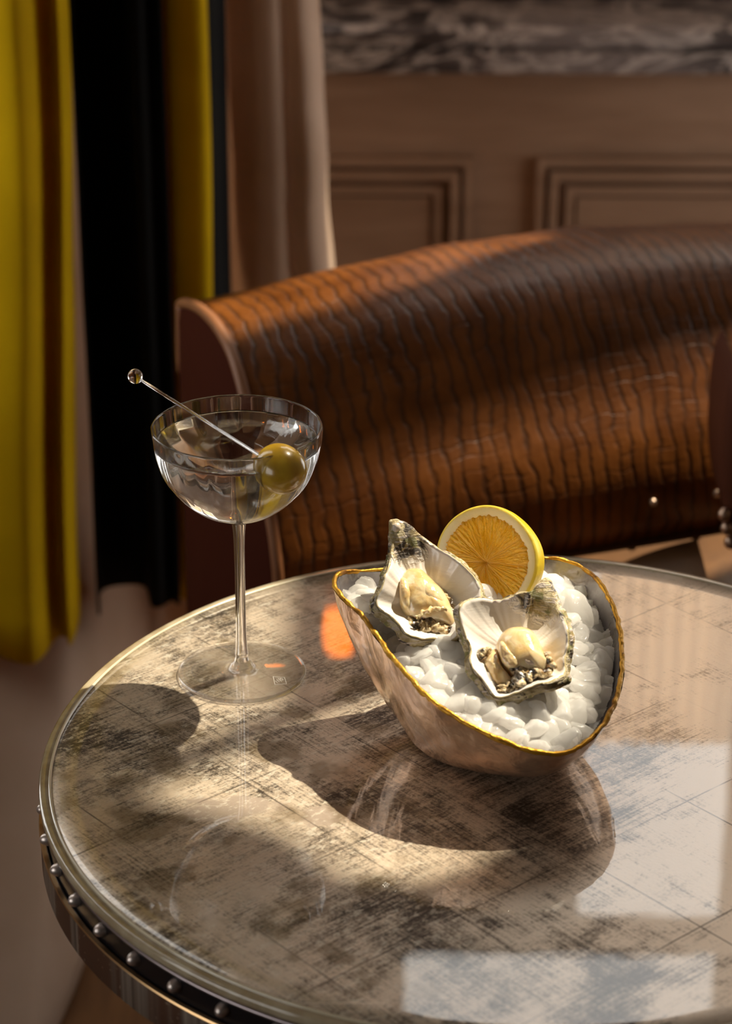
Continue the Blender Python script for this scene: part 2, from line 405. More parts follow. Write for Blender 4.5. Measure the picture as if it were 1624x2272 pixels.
WINF = simple('painted_window_frame', (.10, .085, .07), .5)
mp = M('window_pane'); g_ = mp.n('ShaderNodeBsdfGlossy', {0: (1, 1, 1, 1), 1: .02}); t_ = mp.n('ShaderNodeBsdfTransparent', {0: (.97, .98, .98, 1)})
PANE = mp.done(mp.n('ShaderNodeMixShader', {0: .06, 1: t_, 2: g_}))
def window(name, axis, pos, h, nx, nz_, bar=.035, th=.1):
    a0, a1, z0, z1 = h
    def bb(p, q, r, s, d0, d1):
        return box(p, q, pos+d0, pos+d1, r, s) if axis == 'y' else box(pos+d0, pos+d1, p, q, r, s)
    d0, d1 = th*.35, th*.65
    P = [bb(a0, a0+bar, z0, z1, d0, d1), bb(a1-bar, a1, z0, z1, d0, d1), bb(a0+bar, a1-bar, z0, z0+bar, d0, d1), bb(a0+bar, a1-bar, z1-bar, z1, d0, d1)]
    for i in range(1, nx):
        c = lerp(a0, a1, i/nx); P.append(bb(c-bar/2, c+bar/2, z0+bar, z1-bar, d0, d1))
    for j in range(1, nz_):
        c = lerp(z0, z1, j/nz_); P.append(bb(a0+bar, a1-bar, c-bar/2, c+bar/2, d0+.001, d1-.001))
    w = tag(mesh_obj(name, *merge(*P), WINF, smooth=False), kind='structure')
    g = mesh_obj('pane', *bb(a0+bar, a1-bar, z0+bar, z1-bar, th*.495, th*.505), PANE, w, smooth=False)
    return w
def portal(loc, rot, sx, sy):
    l = bpy.data.lights.new('window_portal', 'AREA'); l.shape = 'RECTANGLE'; l.size = sx; l.size_y = sy; l.cycles.is_portal = True
    o = bpy.data.objects.new('window_portal', l); COL.objects.link(o); o.location = loc; o.rotation_euler = rot

# back wall: dark wall above the ledge, with high windows to the right
HB = [(.05, .527, 1.41, 1.9), (.30, .527, .74, 1.367), (.565, 1.05, .74, 1.56), (-.70, -.07, .42, 2.0)]  # last opening added at left to backlight curtains and lift table reflections
wall_with_holes('wall_back', 'y', YB, .03, XL-.1, XR+.1, ZF, ZC, HB, simple('back_wall_paint', (.30, .215, .165), .6))
tag(mesh_obj('trim_1', *box(XL+.001, XR-.001, YB-.02, YB-.001, .002, .075), DARKW, smooth=False), kind='structure')
for i, h in enumerate(HB):
    window('window_%d' % (i+1), 'y', YB, h, 1, 1, .010, .03)
    portal(((h[0]+h[1])/2, YB+.04, (h[2]+h[3])/2), (radians(-90), 0, 0), h[1]-h[0], h[3]-h[2])
BL = M('warm_linen_blind'); BLM = BL.done(BL.n('ShaderNodeMixShader', {0: .7, 1: BL.n('ShaderNodeBsdfDiffuse', {0: (.8, .55, .35, 1)}), 2: BL.n('ShaderNodeBsdfTranslucent', {0: (.95, .66, .42, 1)})}))
for x0, x1 in ((.315, .512), (.58, 1.035)):
    V, F = [], []
    for i in range(60):
        x = lerp(x0, x1, i/59.)
        for z in (.755, .9, 1.05): V.append((x, YB-.012+.006*sin(i*.9), z))
    o = mesh_obj('window_blind', V, grid(60, 3), BLM); tag(o, 'warm linen half blind over the %s high back window' % ('narrow' if x0 < .4 else 'wide'), 'blind')
# right wall; sun window openings and unseen drapes are shaped to place the light patches
HR = [(1.88, 2.24, 2.175, 2.84), (2.25, 2.735, 2.46, 2.84), (2.44, 2.735, 1.58, 2.45), (2.745, 2.95, 2.10, 2.84), (2.05, 2.88, -.45, .42)]  # low last opening added to light the panelling and beige curtain
wall_with_holes('wall_right', 'x', XR, .03, YF-.1, YB+.1, ZF, ZC, HR, PLAST)
for i, h in enumerate(HR):
    window('window_%d' % (i+5), 'x', XR, h, 1, 1, .010, .03)
    portal((XR+.04, (h[0]+h[1])/2, (h[2]+h[3])/2), (0, radians(90), 0), h[3]-h[2], h[1]-h[0])
DREDGE = [(1.3, 2.45), (1.70, 2.535), (1.85, 2.564), (1.99, 2.592), (2.115, 2.620), (2.24, 2.648), (2.33, 2.665), (3.4, 2.72)]  # far drape edges traced to cast the dark band on the chair arm
DREDGE2 = [(1.9, 2.735), (2.04, 2.735), (2.185, 2.738), (2.32, 2.758), (2.45, 2.79), (3.4, 2.86)]
DR = mat_fabric('brown_drape', (.10, .06, .03), (.13, .08, .04))
V, F = [], []
for i in range(80):
    for j in range(60):
        z = lerp(-.2, 3.45, j/59.); y1 = interp([(1.0, 1.95), (1.9, 1.97), (2.15, 1.955), (2.25, 1.975), (2.34, 2.07), (2.48, 2.16), (2.56, 2.25), (3.5, 2.60)], z)  # near drape edge shaped to bound the sun strip on the table
        y = lerp(1.55, y1, i/79.); V.append((XR-.04+.02*sin(i*.55), y, z))
o = mesh_obj('window_drape', V, grid(80, 60), DR); tag(o, 'brown drape drawn across the near side of the tall right-hand window', 'curtain')
V, F = [], []
for i in range(60):
    for j in range(60):
        z = lerp(1.2, 3.45, j/59.); y0 = interp(DREDGE, z)
        y = lerp(y0, interp(DREDGE2, z), i/59.); V.append((XR-.04+.015*sin(i*.8), y, z))
o = mesh_obj('window_drape', V, grid(60, 60), DR); tag(o, 'brown drape drawn across the far side of the tall right-hand window', 'curtain')
# left wall, two unseen windows added to light the curtain fold and bowl front
HL = [(1.62, 2.02, -.05, 1.8), (.25, .92, .0, .42)]
wall_with_holes('wall_left', 'x', XL-.1, .1, YF-.1, YB+.1, ZF, ZC, HL, PLAST)
for i, h in enumerate(HL):
    window('window_%d' % (i+10), 'x', XL-.1, h, 1, 1, .02)
    portal((XL-.1, (h[0]+h[1])/2, (h[2]+h[3])/2), (0, radians(-90), 0), h[3]-h[2], h[1]-h[0])
wall_with_holes('wall_front', 'y', YF-.1, .1, XL-.1, XR+.1, ZF, ZC, [], DARKW)

# panelled dado under the marble ledge
YW = 2.90
panel = []
panel.append(box(XL+.002, XR-.002, YW, YB-.001, ZF+.001, -.056))
def frame(x0, x1, z0, z1):
    out = []
    # outer bead, groove, inner bead, raised field : nested rings standing proud of the dado
    for (a, b, h) in ((0, .010, .012), (.016, .026, .016), (.036, .046, .010)):
        out += [box(x0+a, x1-a, YW-h, YW, z1-b, z1-a), box(x0+a, x1-a, YW-h, YW, z0+a, z0+b),
                box(x0+a, x0+b, YW-h, YW, z0+b, z1-b), box(x1-b, x1-a, YW-h, YW, z0+b, z1-b)]
    out.append(box(x0+.050, x1-.050, YW-.006, YW, z0+.05, z1-.05))
    return out
PF = frame(-.55, .128, -.62, -.166)+frame(.206, .90, -.62, -.166)
d = mesh_obj('dado_panelling', *merge(*panel), WALL, smooth=False); tag(d, 'brown wooden dado panelling below the marble ledge', 'panelling')
for i, (x0, x1) in enumerate(((-.55, .128), (.206, .90))):
    mesh_obj('panel_moulding', *merge(*frame(x0, x1, -.62, -.166)), WALL, d, smooth=False)
# ledge: moulded marble
lp = [(YW+.129, -.0), (YW-.03, -.0), (YW-.042, -.006), (YW-.042, -.020), (YW-.036, -.024), (YW-.036, -.026), (YW-.048, -.030), (YW-.048, -.052), (YW-.040, -.055), (YW+.129, -.055)]
V = []
for x in (XL+.002, XR-.002):
    for y, z in lp: V.append((x, y, z))
n_ = len(lp); F = [(k, (k+1) % n_, n_+(k+1) % n_, n_+k) for k in range(n_)]+[tuple(range(n_)), tuple(range(n_, 2*n_))]
tag(mesh_obj('marble_ledge', V, F, MARB, smooth=False), 'dark grey marble ledge with pale veins running along the top of the panelling', 'ledge')

# warm lamp on the back wall, seen only as reflection in the table
BR = simple('lamp_brass', (.6, .4, .15), .3, 1)
le = M('lamp_shade_glow'); LE = le.done(le.n('ShaderNodeEmission', {0: (1, .20, .012, 1), 1: 12.0}))
lamp = thing('wall_lamp', 'small brass wall lamp with an amber shade on the back wall', 'lamp', (-.035, YB, .86))
V, F = lathe([(.0, .865), (.018, .865), (.025, .810), (.022, .810), (.016, .861), (0, .861)], -.035, YB-.09, 32); mesh_obj('lamp_shade', V, F, LE, lamp)
mesh_obj('bracket', *merge(tube([Vector((-.035, YB-.012, .93)), Vector((-.035, YB-.05, .95)), Vector((-.035, YB-.09, .93)), Vector((-.035, YB-.09, .86))], .005), box(-.06, -.01, YB-.013, YB-.001, .89, .97)), BR, lamp, smooth=False)

# ------------------------------------------------------------------ CURTAINS
def curtain(name, P, ztop, zbot, mat, parent, amp=.006, wob=None, seed=0, nz_=60, woby=None):
    Q = resample(catmull([Vector((x, y, 0)) for x, y in P], 12, False), 220, False)
    V, S = [], []
    for i, q in enumerate(Q):
        for j in range(nz_):
            t = j/(nz_-1); z = lerp(zbot(i/219.) if callable(zbot) else zbot, ztop, t)
            dx = amp*fbm((q.x*6, q.y*6, z*2.2), 1, seed, 3); dy = amp*fbm((q.x*6, q.y*6, z*2.2), 1, seed+9, 3)
            w = wob(q.x, z) if wob else 0
            V.append(Vector((q.x+dx+w, q.y+dy+(woby(q.x, z) if woby else 0), z)))
    o = mesh_obj(name, V, grid(220, nz_), mat, parent)
    s = o.modifiers.new('thickness', 'SOLIDIFY'); s.thickness = .003
    return o
MUST = mat_fabric('mustard_velvet', (.62, .40, .003), (.74, .50, .005), trans=.4, sheen=0)
SHADE = mat_fabric('black_lining', (.006, .006, .006), (.009, .009, .008), sheen=0)  # near-black cloth stands in for deep shade between the mustard folds
BEIG = mat_fabric('beige_linen', (.58, .42, .30), (.68, .52, .40), sheen=.1, trans=.4)
cur = thing('mustard_curtain', 'heavy mustard velvet curtain with black lining hanging left of the chair', 'curtain', (-.3, 2.15, ZF+.28))

sl1 = lambda x, z: -.014-.016*sm(.2, -.43, z)
curtain('front_fold', [(-.70, 2.12), (-.62, 2.10), (-.54, 2.16), (-.46, 2.18), (-.38, 2.145), (-.33, 2.11), (-.295, 2.088), (-.280, 2.096), (-.270, 2.140), (-.262, 2.142), (-.2545, 2.125), (-.2525, 2.19)], 2.3, -.431, MUST, cur, .004, wob=sl1, seed=1)
curtain('lining_fold', [(-.266, 2.19), (-.268, 2.25), (-.225, 2.26), (-.21, 2.21), (-.195, 2.225), (-.185, 2.215)], 2.3, -.431, SHADE, cur, .002, seed=2)
curtain('back_fold', [(-.198, 2.235), (-.18, 2.225), (-.160, 2.220), (-.150, 2.228), (-.1485, 2.26)], 2.3, -.431, MUST, cur, .003, seed=3)
curtain('edge_lining', [(-.172, 2.27), (-.148, 2.25), (-.138, 2.28), (-.132, 2.29)], 2.3, -.431, SHADE, cur, .002, seed=4)
bc = thing('beige_curtain', 'floor-length beige linen curtain behind the mustard curtain and the chair', 'curtain', (-.3, 2.33, ZF))
curtain('cloth', [(-.70, 2.36), (-.66, 2.34), (-.56, 2.40), (-.46, 2.34), (-.38, 2.30), (-.32, 2.29), (-.285, 2.31), (-.26, 2.37), (-.235, 2.39), (-.215, 2.36), (-.19, 2.37), (-.165, 2.44), (-.140, 2.43), (-.130, 2.37), (-.110, 2.335), (-.088, 2.33), (-.078, 2.345), (-.066, 2.335), (-.052, 2.35), (-.047, 2.40)], 2.3, ZF+.006, BEIG, bc, .007,
        wob=lambda x, z: (.010*sm(.06, -.04, z)+.003*sin(z*30))*sm(-.10, -.06, x), seed=5, nz_=160,
        woby=lambda x, z: -.50*max(0, min(1, (ZF+.36-z)/.36))**1.4*sm(-.19, -.30, x))

# ------------------------------------------------------------------ ARMCHAIR
LEA = mat_leather()
ch = thing('leather_armchair', 'brown crocodile-embossed leather armchair with rolled arm behind the table', 'armchair', (.25, 2.0, ZF))
DA = radians(20)
AD = Vector((cos(DA), sin(DA), 0)); AN = Vector((sin(DA), -cos(DA), 0))
S0 = onplane(415, 672, Vector((-.14, 1.87, 0)), Vector((0, 1, 0)))
def arm_profile(s):
    """(n, z, darkness) list for one station; n toward the viewer side, z relative to the table top"""
    t = s/.62
    zt = S0.z + .0*t + interp([(0, 0), (.1, .011), (.22, .025), (.33, .027), (.45, .020), (.62, .010), (.8, .01)], s)
    neck = interp([(0, .165), (.15, .150), (.3, .125), (.45, .100), (.6, .085)], s)
    pr = [(-.010, -.60), (-.006, -.30), (-.006, -.12), (-.006, -.05), (-.004, -.010), (.0, 0), (.045, .012), (.088, .015), (.120, .011), (.140, .004), (.157, -.008),
          (.175, -.026), (.192, -.045), (.212, -.072), (.230, -.098), (.242, -.130), (.244, -.160), (.234, -.185), (.20, -.20), (.15, -.202)]
    return [(n, zt+z) for n, z in pr]
NS, NPc = 90, None
rows = []
for i in range(NS):
    s = .66*i/(NS-1)
    pr = catmull([Vector((n, z, 0)) for n, z in arm_profile(s)], 5, False)
    bend = .10*max(0, s-.38)**1.6*4
    rows.append([S0 + AD*s + AN*(p.x+bend) + Vector((0, 0, p.y-S0.z)) for p in pr])
NV = len(rows[0]); V, UVs, BK = [], [], []
for i, r in enumerate(rows):
    s = .66*i/(NS-1); L = 0
    for j, p in enumerate(r):
        if j: L += (p-r[j-1]).length
        V.append(p + Vector((0, 0, .0015*fbm(p, 14, 2)))); UVs.append((s, L)); 
        BK.append(0.0)
arm = mesh_obj('arm', V, grid(NS, NV), LEA, ch, attrs={'blk': BK}, uvs=UVs)
# front facing of the arm (scroll panel) with piping
REDL = simple('oxblood_leather', (.045, .010, .005), .85, 0, Specular_IOR_Level=.04)
r0 = [p for p in rows[0] if (p-S0).dot(AN) < .2435 or p.z > S0.z-.15]
r0 = [p.copy() for p in rows[0][:76]] + [S0+AN*.245+Vector((0, 0, z)) for z in (-.18, -.3, -.45, -.60)]
NV0, NV = NV, len(r0)
c0 = sum(r0, Vector())/NV
Vp = [p - AD*.004 for p in r0]+[p.lerp(c0, .12) - AD*.010 for p in r0]; Fp = grid(2, NV)
Vp += [c0 - AD*.010]; Fp += [(NV+k, NV+k+1, 2*NV) for k in range(NV-1)]+[(2*NV-1, NV, 2*NV)]+[(0, NV-1, 2*NV-1, NV)]
mesh_obj('arm_facing', Vp, Fp, REDL, ch)
PIP = simple('tan_piping', (.22, .085, .03), .5)
mesh_obj('piping', *tube([p - AD*.004 for p in r0[14:]], .0045, 8), PIP, ch)
# seat cushion and body below
bz = -.125
def slab(s0, s1, n0, n1, z0, z1):
    V = []
    for s in (s0, s1):
        for n in (n0, n1):
            for z in (z0, z1):
                p = S0+AD*s+AN*n; V.append(Vector((p.x, p.y, z)))
    return V, box(0, 1, 0, 1, 0, 1)[1]
SEAT = mat_wood('brown_seat_leather', (.085, .036, .012), (.15, .068, .022), .45, (3, 3, 1))
o = mesh_obj('seat_cushion', *slab(.0, .64, .19, .62, -.30, -.138), SEAT, ch); bv = o.modifiers.new('b', 'BEVEL'); bv.width = .03; bv.segments = 4
o = mesh_obj('seat_base', *slab(.01, .64, .0, .60, ZF+.08, -.30), REDL, ch, smooth=False); bv = o.modifiers.new('b', 'BEVEL'); bv.width = .02; bv.segments = 3
for (s, n) in ((.04, .55), (.60, .55), (.04, .05), (.60, .05)):
    p = S0+AD*s+AN*n
    mesh_obj('leg', *lathe([(.0, ZF), (.018, ZF), (.028, ZF+.08), (0, ZF+.08)], p.x, p.y, 20), simple('dark_leg', (.03, .015, .01), .4), ch)
# backrest at the right end of the arm
bk = []
for k in range(40):
    t = k/39; bk.append((t, .06*sin(t*pi)))
Vb = []
prof = [(0, -.42), (-.008, -.25), (-.014, -.16), (-.010, -.10), (.01, -.05), (.05, -.035), (.10, -.04), (.14, -.08), (.14, -.42)]
prof = [(p.x, p.y) for p in catmull([Vector((a, b, 0)) for a, b in prof], 5, False)]
for k in range(30):
    n = lerp(.16, .75, k/29.)
    for a, b in prof:
        p = S0+AD*(.470+a)+AN*n; Vb.append(Vector((p.x, p.y, S0.z+b)))
uvb = [(lerp(.05, .75, (i//len(prof))/29.), (i % len(prof))*.02) for i in range(len(Vb))]
mesh_obj('backrest', Vb, grid(30, len(prof)), LEA, ch, attrs={'blk': [0.0]*len(Vb)}, uvs=uvb)
NAIL = simple('nail_brass', (.50, .36, .27), .35, 1)
cp = [(1640, 835), (1624, 868), (1613, 925), (1607, 1000), (1605, 1060), (1608, 1115), (1616, 1165), (1630, 1215)]
CP = catmull([ony(a, b, 1.66) for a, b in cp], 6, False)
V = []
for dx, dy in ((.001, .10), (0, .02), (.002, .006), (.008, .0), (.02, -.002), (.12, .0), (.13, .02), (.13, .10)):
    for p in CP: V.append(p+Vector((dx, dy, 0)))
mesh_obj('backrest_facing', V, [(i*len(CP)+j, i*len(CP)+j+1, (i+1)*len(CP)+j+1, (i+1)*len(CP)+j) for i in range(7) for j in range(len(CP)-1)], simple('brown_facing_leather', (.075, .022, .010), .6, 0, Specular_IOR_Level=.15), ch)
for a, b in ((1608, 1142), (1614, 1172), (1622, 1203)):
    mesh_obj('nail', *sphere(ony(a, b, 1.662), .0055, 14, 10), NAIL, ch)
for k in range(7):
    sN = .30+.055*k
    p = S0+AD*sN+AN*(.2455+.10*max(0, sN-.38)**1.6*4); p.z = S0.z+interp([(.22, .025), (.33, .027), (.45, .020), (.62, .010)], sN)-.143
    mesh_obj('nail', *sphere(p, .0032, 12, 8), NAIL, ch)

# ------------------------------------------------------------------ TABLE
tb = thing('side_table', 'round side table with patinated metal tiled top and riveted dark rim', 'table', (TX, TY, ZF))
def tb_mesh(name, prof, mat, n=192, close=True, **k):
    V, F = lathe(prof, TX, TY, n, close); return mesh_obj(name, V, F, mat, tb, **k)
# tabletop disc: own object origin at the table centre on the top plane
mt = mat_tabletop()
top = bpy.data.objects.new('tabletop', None)
Vt, Ft = [], []
rings = [0.0001, .05, .1, .15, .2, .24, .2535]
for i in range(192):
    for r in rings: Vt.append((TX+r*cos(2*pi*i/192), TY+r*sin(2*pi*i/192), 0))
    Vt.append((TX+.2545*cos(2*pi*i/192), TY+.2545*sin(2*pi*i/192), -.0012)); Vt.append((TX+.2545*cos(2*pi*i/192), TY+.2545*sin(2*pi*i/192), -.006)); Vt.append((TX+.0001*cos(2*pi*i/192), TY+.0001*sin(2*pi*i/192), -.006))
bpy.data.objects.remove(top)
to = mesh_obj('tabletop', Vt, grid(192, len(rings)+3, True), mt, tb)
gm = M('table_glass_edge'); gco = gm.obj()
gcol = gm.mix(gm.mr(gm.noise(gco, 60, 4), .35, .65), (.40, .31, .19), (.56, .48, .33))
GEDGE = gm.done(gm.pbsdf(Base_Color=gcol, Roughness=.12, Transmission_Weight=.25, Coat_Weight=1.0, Coat_Roughness=.03))
tb_mesh('glass_edge', [(.2546, -.0058), (.2546, -.0004), (.2552, 0), (.2592, 0), (.2602, -.0006), (.2606, -.0016), (.2606, -.0045), (.2600, -.0058)], GEDGE)
mesh_obj('edge_line', *lathe([(.2536, .0001), (.2538, .0007), (.2545, .0009), (.2552, .0007), (.2554, .0001)], TX, TY, 192), simple('pale_edge_line', (.62, .56, .40), .2, 0, Coat_Weight=1.0), tb)
BLK = simple('blackened_iron', (.012, .010, .012), .38, .5)
tb_mesh('apron', [(.235, -.0059), (.2575, -.0062), (.2575, -.024), (.235, -.024)], BLK, auto=40)
PUR = simple('burnished_steel', (.34, .29, .30), .34, .9)
tb_mesh('bead', [(.2572+.0018*cos(a*pi/4), -.0088+.0013*sin(a*pi/4)) for a in range(8)], PUR)
BAND = mat_brass_band()
tb_mesh('band', [(.2585, -.0225), (.2609, -.0225), (.2611, -.0232), (.2611, -.0425), (.2605, -.0432), (.2585, -.0432)], BAND, auto=40)
tb_mesh('brass_trim', [(.2590, -.0222), (.2613, -.0220), (.2617, -.0227), (.2611, -.0236), (.2590, -.0232)], simple('worn_brass', (.62, .40, .20), .3, 1), auto=50)
tb_mesh('underframe', [(.2, -.0062), (.2585, -.03), (.2585, -.043), (.2, -.043)], BLK, auto=40)
RV = simple('nickel_rivet', (.62, .55, .51), .36, .85)
for k in range(53):
    a = radians(-166.6 + k*360/53); u = Vector((cos(a), sin(a), 0)); tn = Vector((-sin(a), cos(a), 0)); c = Vector((TX, TY, -.0150))+u*.2573
    V = [c+u*.0052]; F = []
    for j in range(1, 6):
        p = j/5*pi/2
        for i in range(14):
            q = 2*pi*i/14; V.append(c+u*(.0052*cos(p))+(tn*cos(q)+Vector((0, 0, 1))*sin(q))*.0037*sin(p))
    for i in range(14):
        F.append((0, 1+i, 1+(i+1) % 14))
        for j in range(4): F.append((1+j*14+i, 1+(j+1)*14+i, 1+(j+1)*14+(i+1) % 14, 1+j*14+(i+1) % 14))
    mesh_obj('rivet', V, F, RV, tb)
V, F = lathe([(0, -.043), (.05, -.043), (.028, -.10), (.024, -.35), (.03, -.60), (.06, -.66), (.16, ZF+.02), (.165, ZF), (0, ZF)], TX, TY, 64)
mesh_obj('pedestal', V, F, BLK, tb, auto=50)

# ------------------------------------------------------------------ BOWL
rimpx = [(738, 1300, .083), (740, 1280, .083), (752, 1270, .083), (768, 1267, .082), (860, 1264, .078), (970, 1252, .077), (1080, 1243, .075), (1205, 1236, .07), (1290, 1255, .068), (1340, 1300, .066), (1370, 1360, .062), (1385, 1430, .058), (1381, 1520, .052), (1355, 1590, .048), (1310, 1645, .045), (1260, 1672, .044), (1200, 1672, .046), (1120, 1650, .05), (1040, 1610, .056), (960, 1560, .062), (900, 1500, .067), (850, 1440, .071), (800, 1370, .077), (758, 1330, .081)]
RIM = resample(catmull([onz(*a) for a in rimpx], 10), 200)
bowl = thing('ceramic_bowl', 'hammered blush ceramic bowl with uneven gold rim, filled with ice', 'bowl', (.066, 1.183, 0))
BC = Vector((.066, 1.183, 0))
def bowl_pt(i, t, off):
    """t 0 = foot centre, 1 = rim"""
    r = RIM[i]; d = Vector((r.x-BC.x, r.y-BC.y, 0)); a = atan2(d.y, d.x)
    base = Vector((.036*cos(a), .028*sin(a), 0))
    if t < .3: u = t/.3; h = base*u; z = .0008+.0008*u**3
    else:
        u = (t-.3)/.7
        g = (1-(1-u)**1.75)**.95                 # walls belly out quickly then rise
        h = base.lerp(d, .55*g+.45*u); z = .0016+(r.z-.0016)*(u**1.35)
    p = BC+h+Vector((0, 0, z))
    n = Vector((h.x, h.y, 0)).normalized()
    if off: p = p - n*.0028*min(1, t*2) + Vector((0, 0, .0028*(1-t)))
    else: p = p + n*.0007*fbm(p, 55, 3)*min(1, t*2)
    return p
NB = 40
for side in (0, 1):
    V = [bowl_pt(i, j/(NB-1), side) for i in range(200) for j in range(NB)]
    o = mesh_obj('bowl_body' if not side else 'inner_glaze', V, grid(200, NB, True), mat_bowl(side), bowl)
    if side: tag(o, 'grey mottled inner glaze')
GOLD = mat_gold()
rp = [p+Vector((0, 0, .0)) - (Vector((p.x, p.y, 0))-BC).normalized()*.0014 for p in RIM]
rp = [p+Vector((.0006*fbm(p, 130, 5), .0006*fbm(p, 130, 8), .0008*fbm(p, 110, 2))) for p in resample(rp, 420)]
mesh_obj('gold_rim', *tube(rp, lambda i: .0014+.0005*fbm(rp[i], 160, 1), 12, True), GOLD, bowl)

# ------------------------------------------------------------------ CRUSHED ICE
def inside(p, poly):
    c = False
    for a, b in zip(poly, poly[1:]+poly[:1]):
        if (a.y > p.y) != (b.y > p.y) and p.x < (b.x-a.x)*(p.y-a.y)/(b.y-a.y)+a.x: c = not c
    return c
RIMC = sum(RIM, Vector())/len(RIM)
def rim_plane(x, y):     # tilted plane through the rim
    return .0805 - (x+.018)*.165 + (y-1.185)*.115
def ice_z(x, y):
    dmin = min((Vector((x, y))-p.xy).length for p in RIM[::4])
    return rim_plane(x, y) - .0085 + .010*sm(.0, .035, dmin)
V, F = [], []
_b = bmesh.new(); bmesh.ops.create_icosphere(_b, subdivisions=4, radius=1)
IV = [v.co.copy() for v in _b.verts]; IF = [tuple(v.index for v in f.verts) for f in _b.faces]; _b.free()
def add_chunk(c, s):
    PL = [(Vector((random.gauss(0, 1), random.gauss(0, 1), random.gauss(0, 1))).normalized(), random.uniform(.42, .92)) for _ in range(10)]
    R = Matrix.Rotation(random.uniform(-.25, .75), 3, 'X') @ Matrix.Rotation(random.uniform(-.5, .5), 3, 'Y') @ Matrix.Rotation(random.uniform(0, 6.28), 3, 'Z')
    o = len(V)
    for d in IV:
        a = 1.0
        for n, h in PL:
            q = d.dot(n)
            if q > 0: a += (q/h)**22
        p = d*(a**(-1/22.)); p = Vector((p.x*s.x, p.y*s.y, p.z*s.z)); p += d*(.0006*noise.noise((p+c)*260)+.00022*noise.noise((p+c)*900)); V.append(c+R@p)
    F.extend(tuple(o+i for i in f) for f in IF)
shr = [RIMC.lerp(p, .93) for p in RIM]
pts = []
tries = 0
while len(pts) < 230 and tries < 9000:
    tries += 1
    x, y = random.uniform(-.02, .145), random.uniform(1.09, 1.28)
    p = Vector((x, y, 0))
    if not inside(p, shr): continue
    if any((p-q).length < .0068 for q in pts): continue
    pts.append(p)
    s = random.uniform(.0075, .0155)
    dm = min((p.xy-r.xy).length for r in RIM[::3]); s = min(s, .5*dm+.006)
    z = ice_z(x, y)-s*.22+random.uniform(-.0035, .002)
    add_chunk(Vector((x, y, z)), Vector((s, s*random.uniform(.6, .95), s*random.uniform(.38, .62))))
# packed mass below the surface
NIR = 12
o0 = len(V)
for i in range(0, 200, 2):
    for j in range(NIR):
        t = (j+.3)/(NIR-1)*.90
        p = RIMC.lerp(RIM[i], min(t, .93)); z = ice_z(p.x, p.y)-.0040+.0028*fbm(p, 120, 4)
        V.append(Vector((p.x, p.y, z)))
F += [tuple(o0+k for k in f) for f in grid(100, NIR, True)]
F.append(tuple(o0+i*NIR for i in range(100)))
WALLR = [[((bowl_pt(i, j/19, 1)-BC).xy.length, bowl_pt(i, j/19, 1).z) for j in range(20)] for i in range(200)]
WANG = sorted((atan2(RIM[i].y-BC.y, RIM[i].x-BC.x), i) for i in range(200))
import bisect
WK = [a for a, _ in WANG]
def fit(p):
    d = p-BC; a = atan2(d.y, d.x); i = WANG[bisect.bisect(WK, a) % 200][1]; prof = WALLR[i]
    r = interp([(z, r) for r, z in prof], p.z) - .0012
    L = hypot(d.x, d.y)
    if L > r: return Vector((BC.x+d.x*r/L, BC.y+d.y*r/L, min(p.z, RIM[i].z-.002)))
    return p
V = [fit(p) for p in V]
ice = tag(mesh_obj('crushed_ice', V, F, mat_ice(), auto=60), 'mound of crushed clear and white ice filling the gold-rimmed bowl', 'ice', 'stuff')

# ------------------------------------------------------------------ OYSTERS
SHELL, FLESH, MANT = mat_shell(), mat_flesh(), mat_mantle()
def C1(L): return [(820+x*.28325, 1100+y*.28325) for x, y in L]      # zoomed-crop coordinates -> photo pixels
def smooth_closed(P, it=1):
    for _ in range(it): P = [(P[i-1]+P[i]*2+P[(i+1) % len(P)])/4 for i in range(len(P))]
    return P
def oyster(label, center_px, z, tilt, yaw, outline, hinge_c, hinge_r, depth, deep_c, wave, seed):
    n = Vector((sin(yaw)*sin(tilt), -cos(yaw)*sin(tilt), cos(tilt))).normalized()
    P0 = onz(*center_px, z)
    root = thing('oyster', label, 'oyster', P0, 'oysters on the half shell')
    O = [onplane(a, b, P0, n) for a, b in outline]
    O = resample(catmull(O, 6), 200)
    H = onplane(*hinge_c, P0, n); Cc = onplane(*deep_c, P0, n)
    for i in range(200):
        r = (O[i]-H).length/hinge_r
        O[i] = O[i] + n*(wave(i/200.)+ .0009*fbm(O[i], 170, seed))
    V, rim, outer, hin = [], [], [], []
    rings = [k/22 for k in range(23)]
    def push(p, a, b, pl):
        V.append(p); rim.append(a); outer.append(b)
        h = (pl-H).length/hinge_r; hin.append(max(0., 1.15-h*.62) )
    NR = 0
    for i in range(200):
        o = O[i]; k = 0
        lipn = .0016+.0008*fbm(o, 90, seed+3)
        for t in rings:                                    # inside, from the deepest point to the lip
            q = Cc.lerp(o, t); dd = depth*(1-t**2.6)
            dd *= sm(0, 1, (q-H).length/(hinge_r*1.0))*.85+.15
            q = q - n*dd + n*.0005*fbm(q, 120, seed)*(1-t)
            push(q, sm(.93, 1.0, t)*.55, 0, q); k += 1
        od = (o-Cc).normalized()
        for (a, b, c) in ((.0005, .0004, .3), (.0016, .0012, .7), (.0013, .0026, 1.0), (.0032, .0034, 1), (.0022, .0048, 1), (.0036, .0060, 1), (.0015, .0085, 1)):
            fr = 1+.5*fbm(o, 130, seed+7+b*900)
            push(o+od*a*fr-n*b, .9, c*.9, o); k += 1
        for t in (.85, .65, .45, .25, .03):
            q = Cc.lerp(o, t); q = q - n*(depth*1.25*(1-t**2.4)+.0095)
            push(q, .9, 1.0, o); k += 1
        NR = k
    F = grid(200, NR, True)
    sh = mesh_obj('shell', V, F, SHELL, root, attrs={'rim': rim, 'outer': outer, 'hinge': hin})
    return root, P0, n
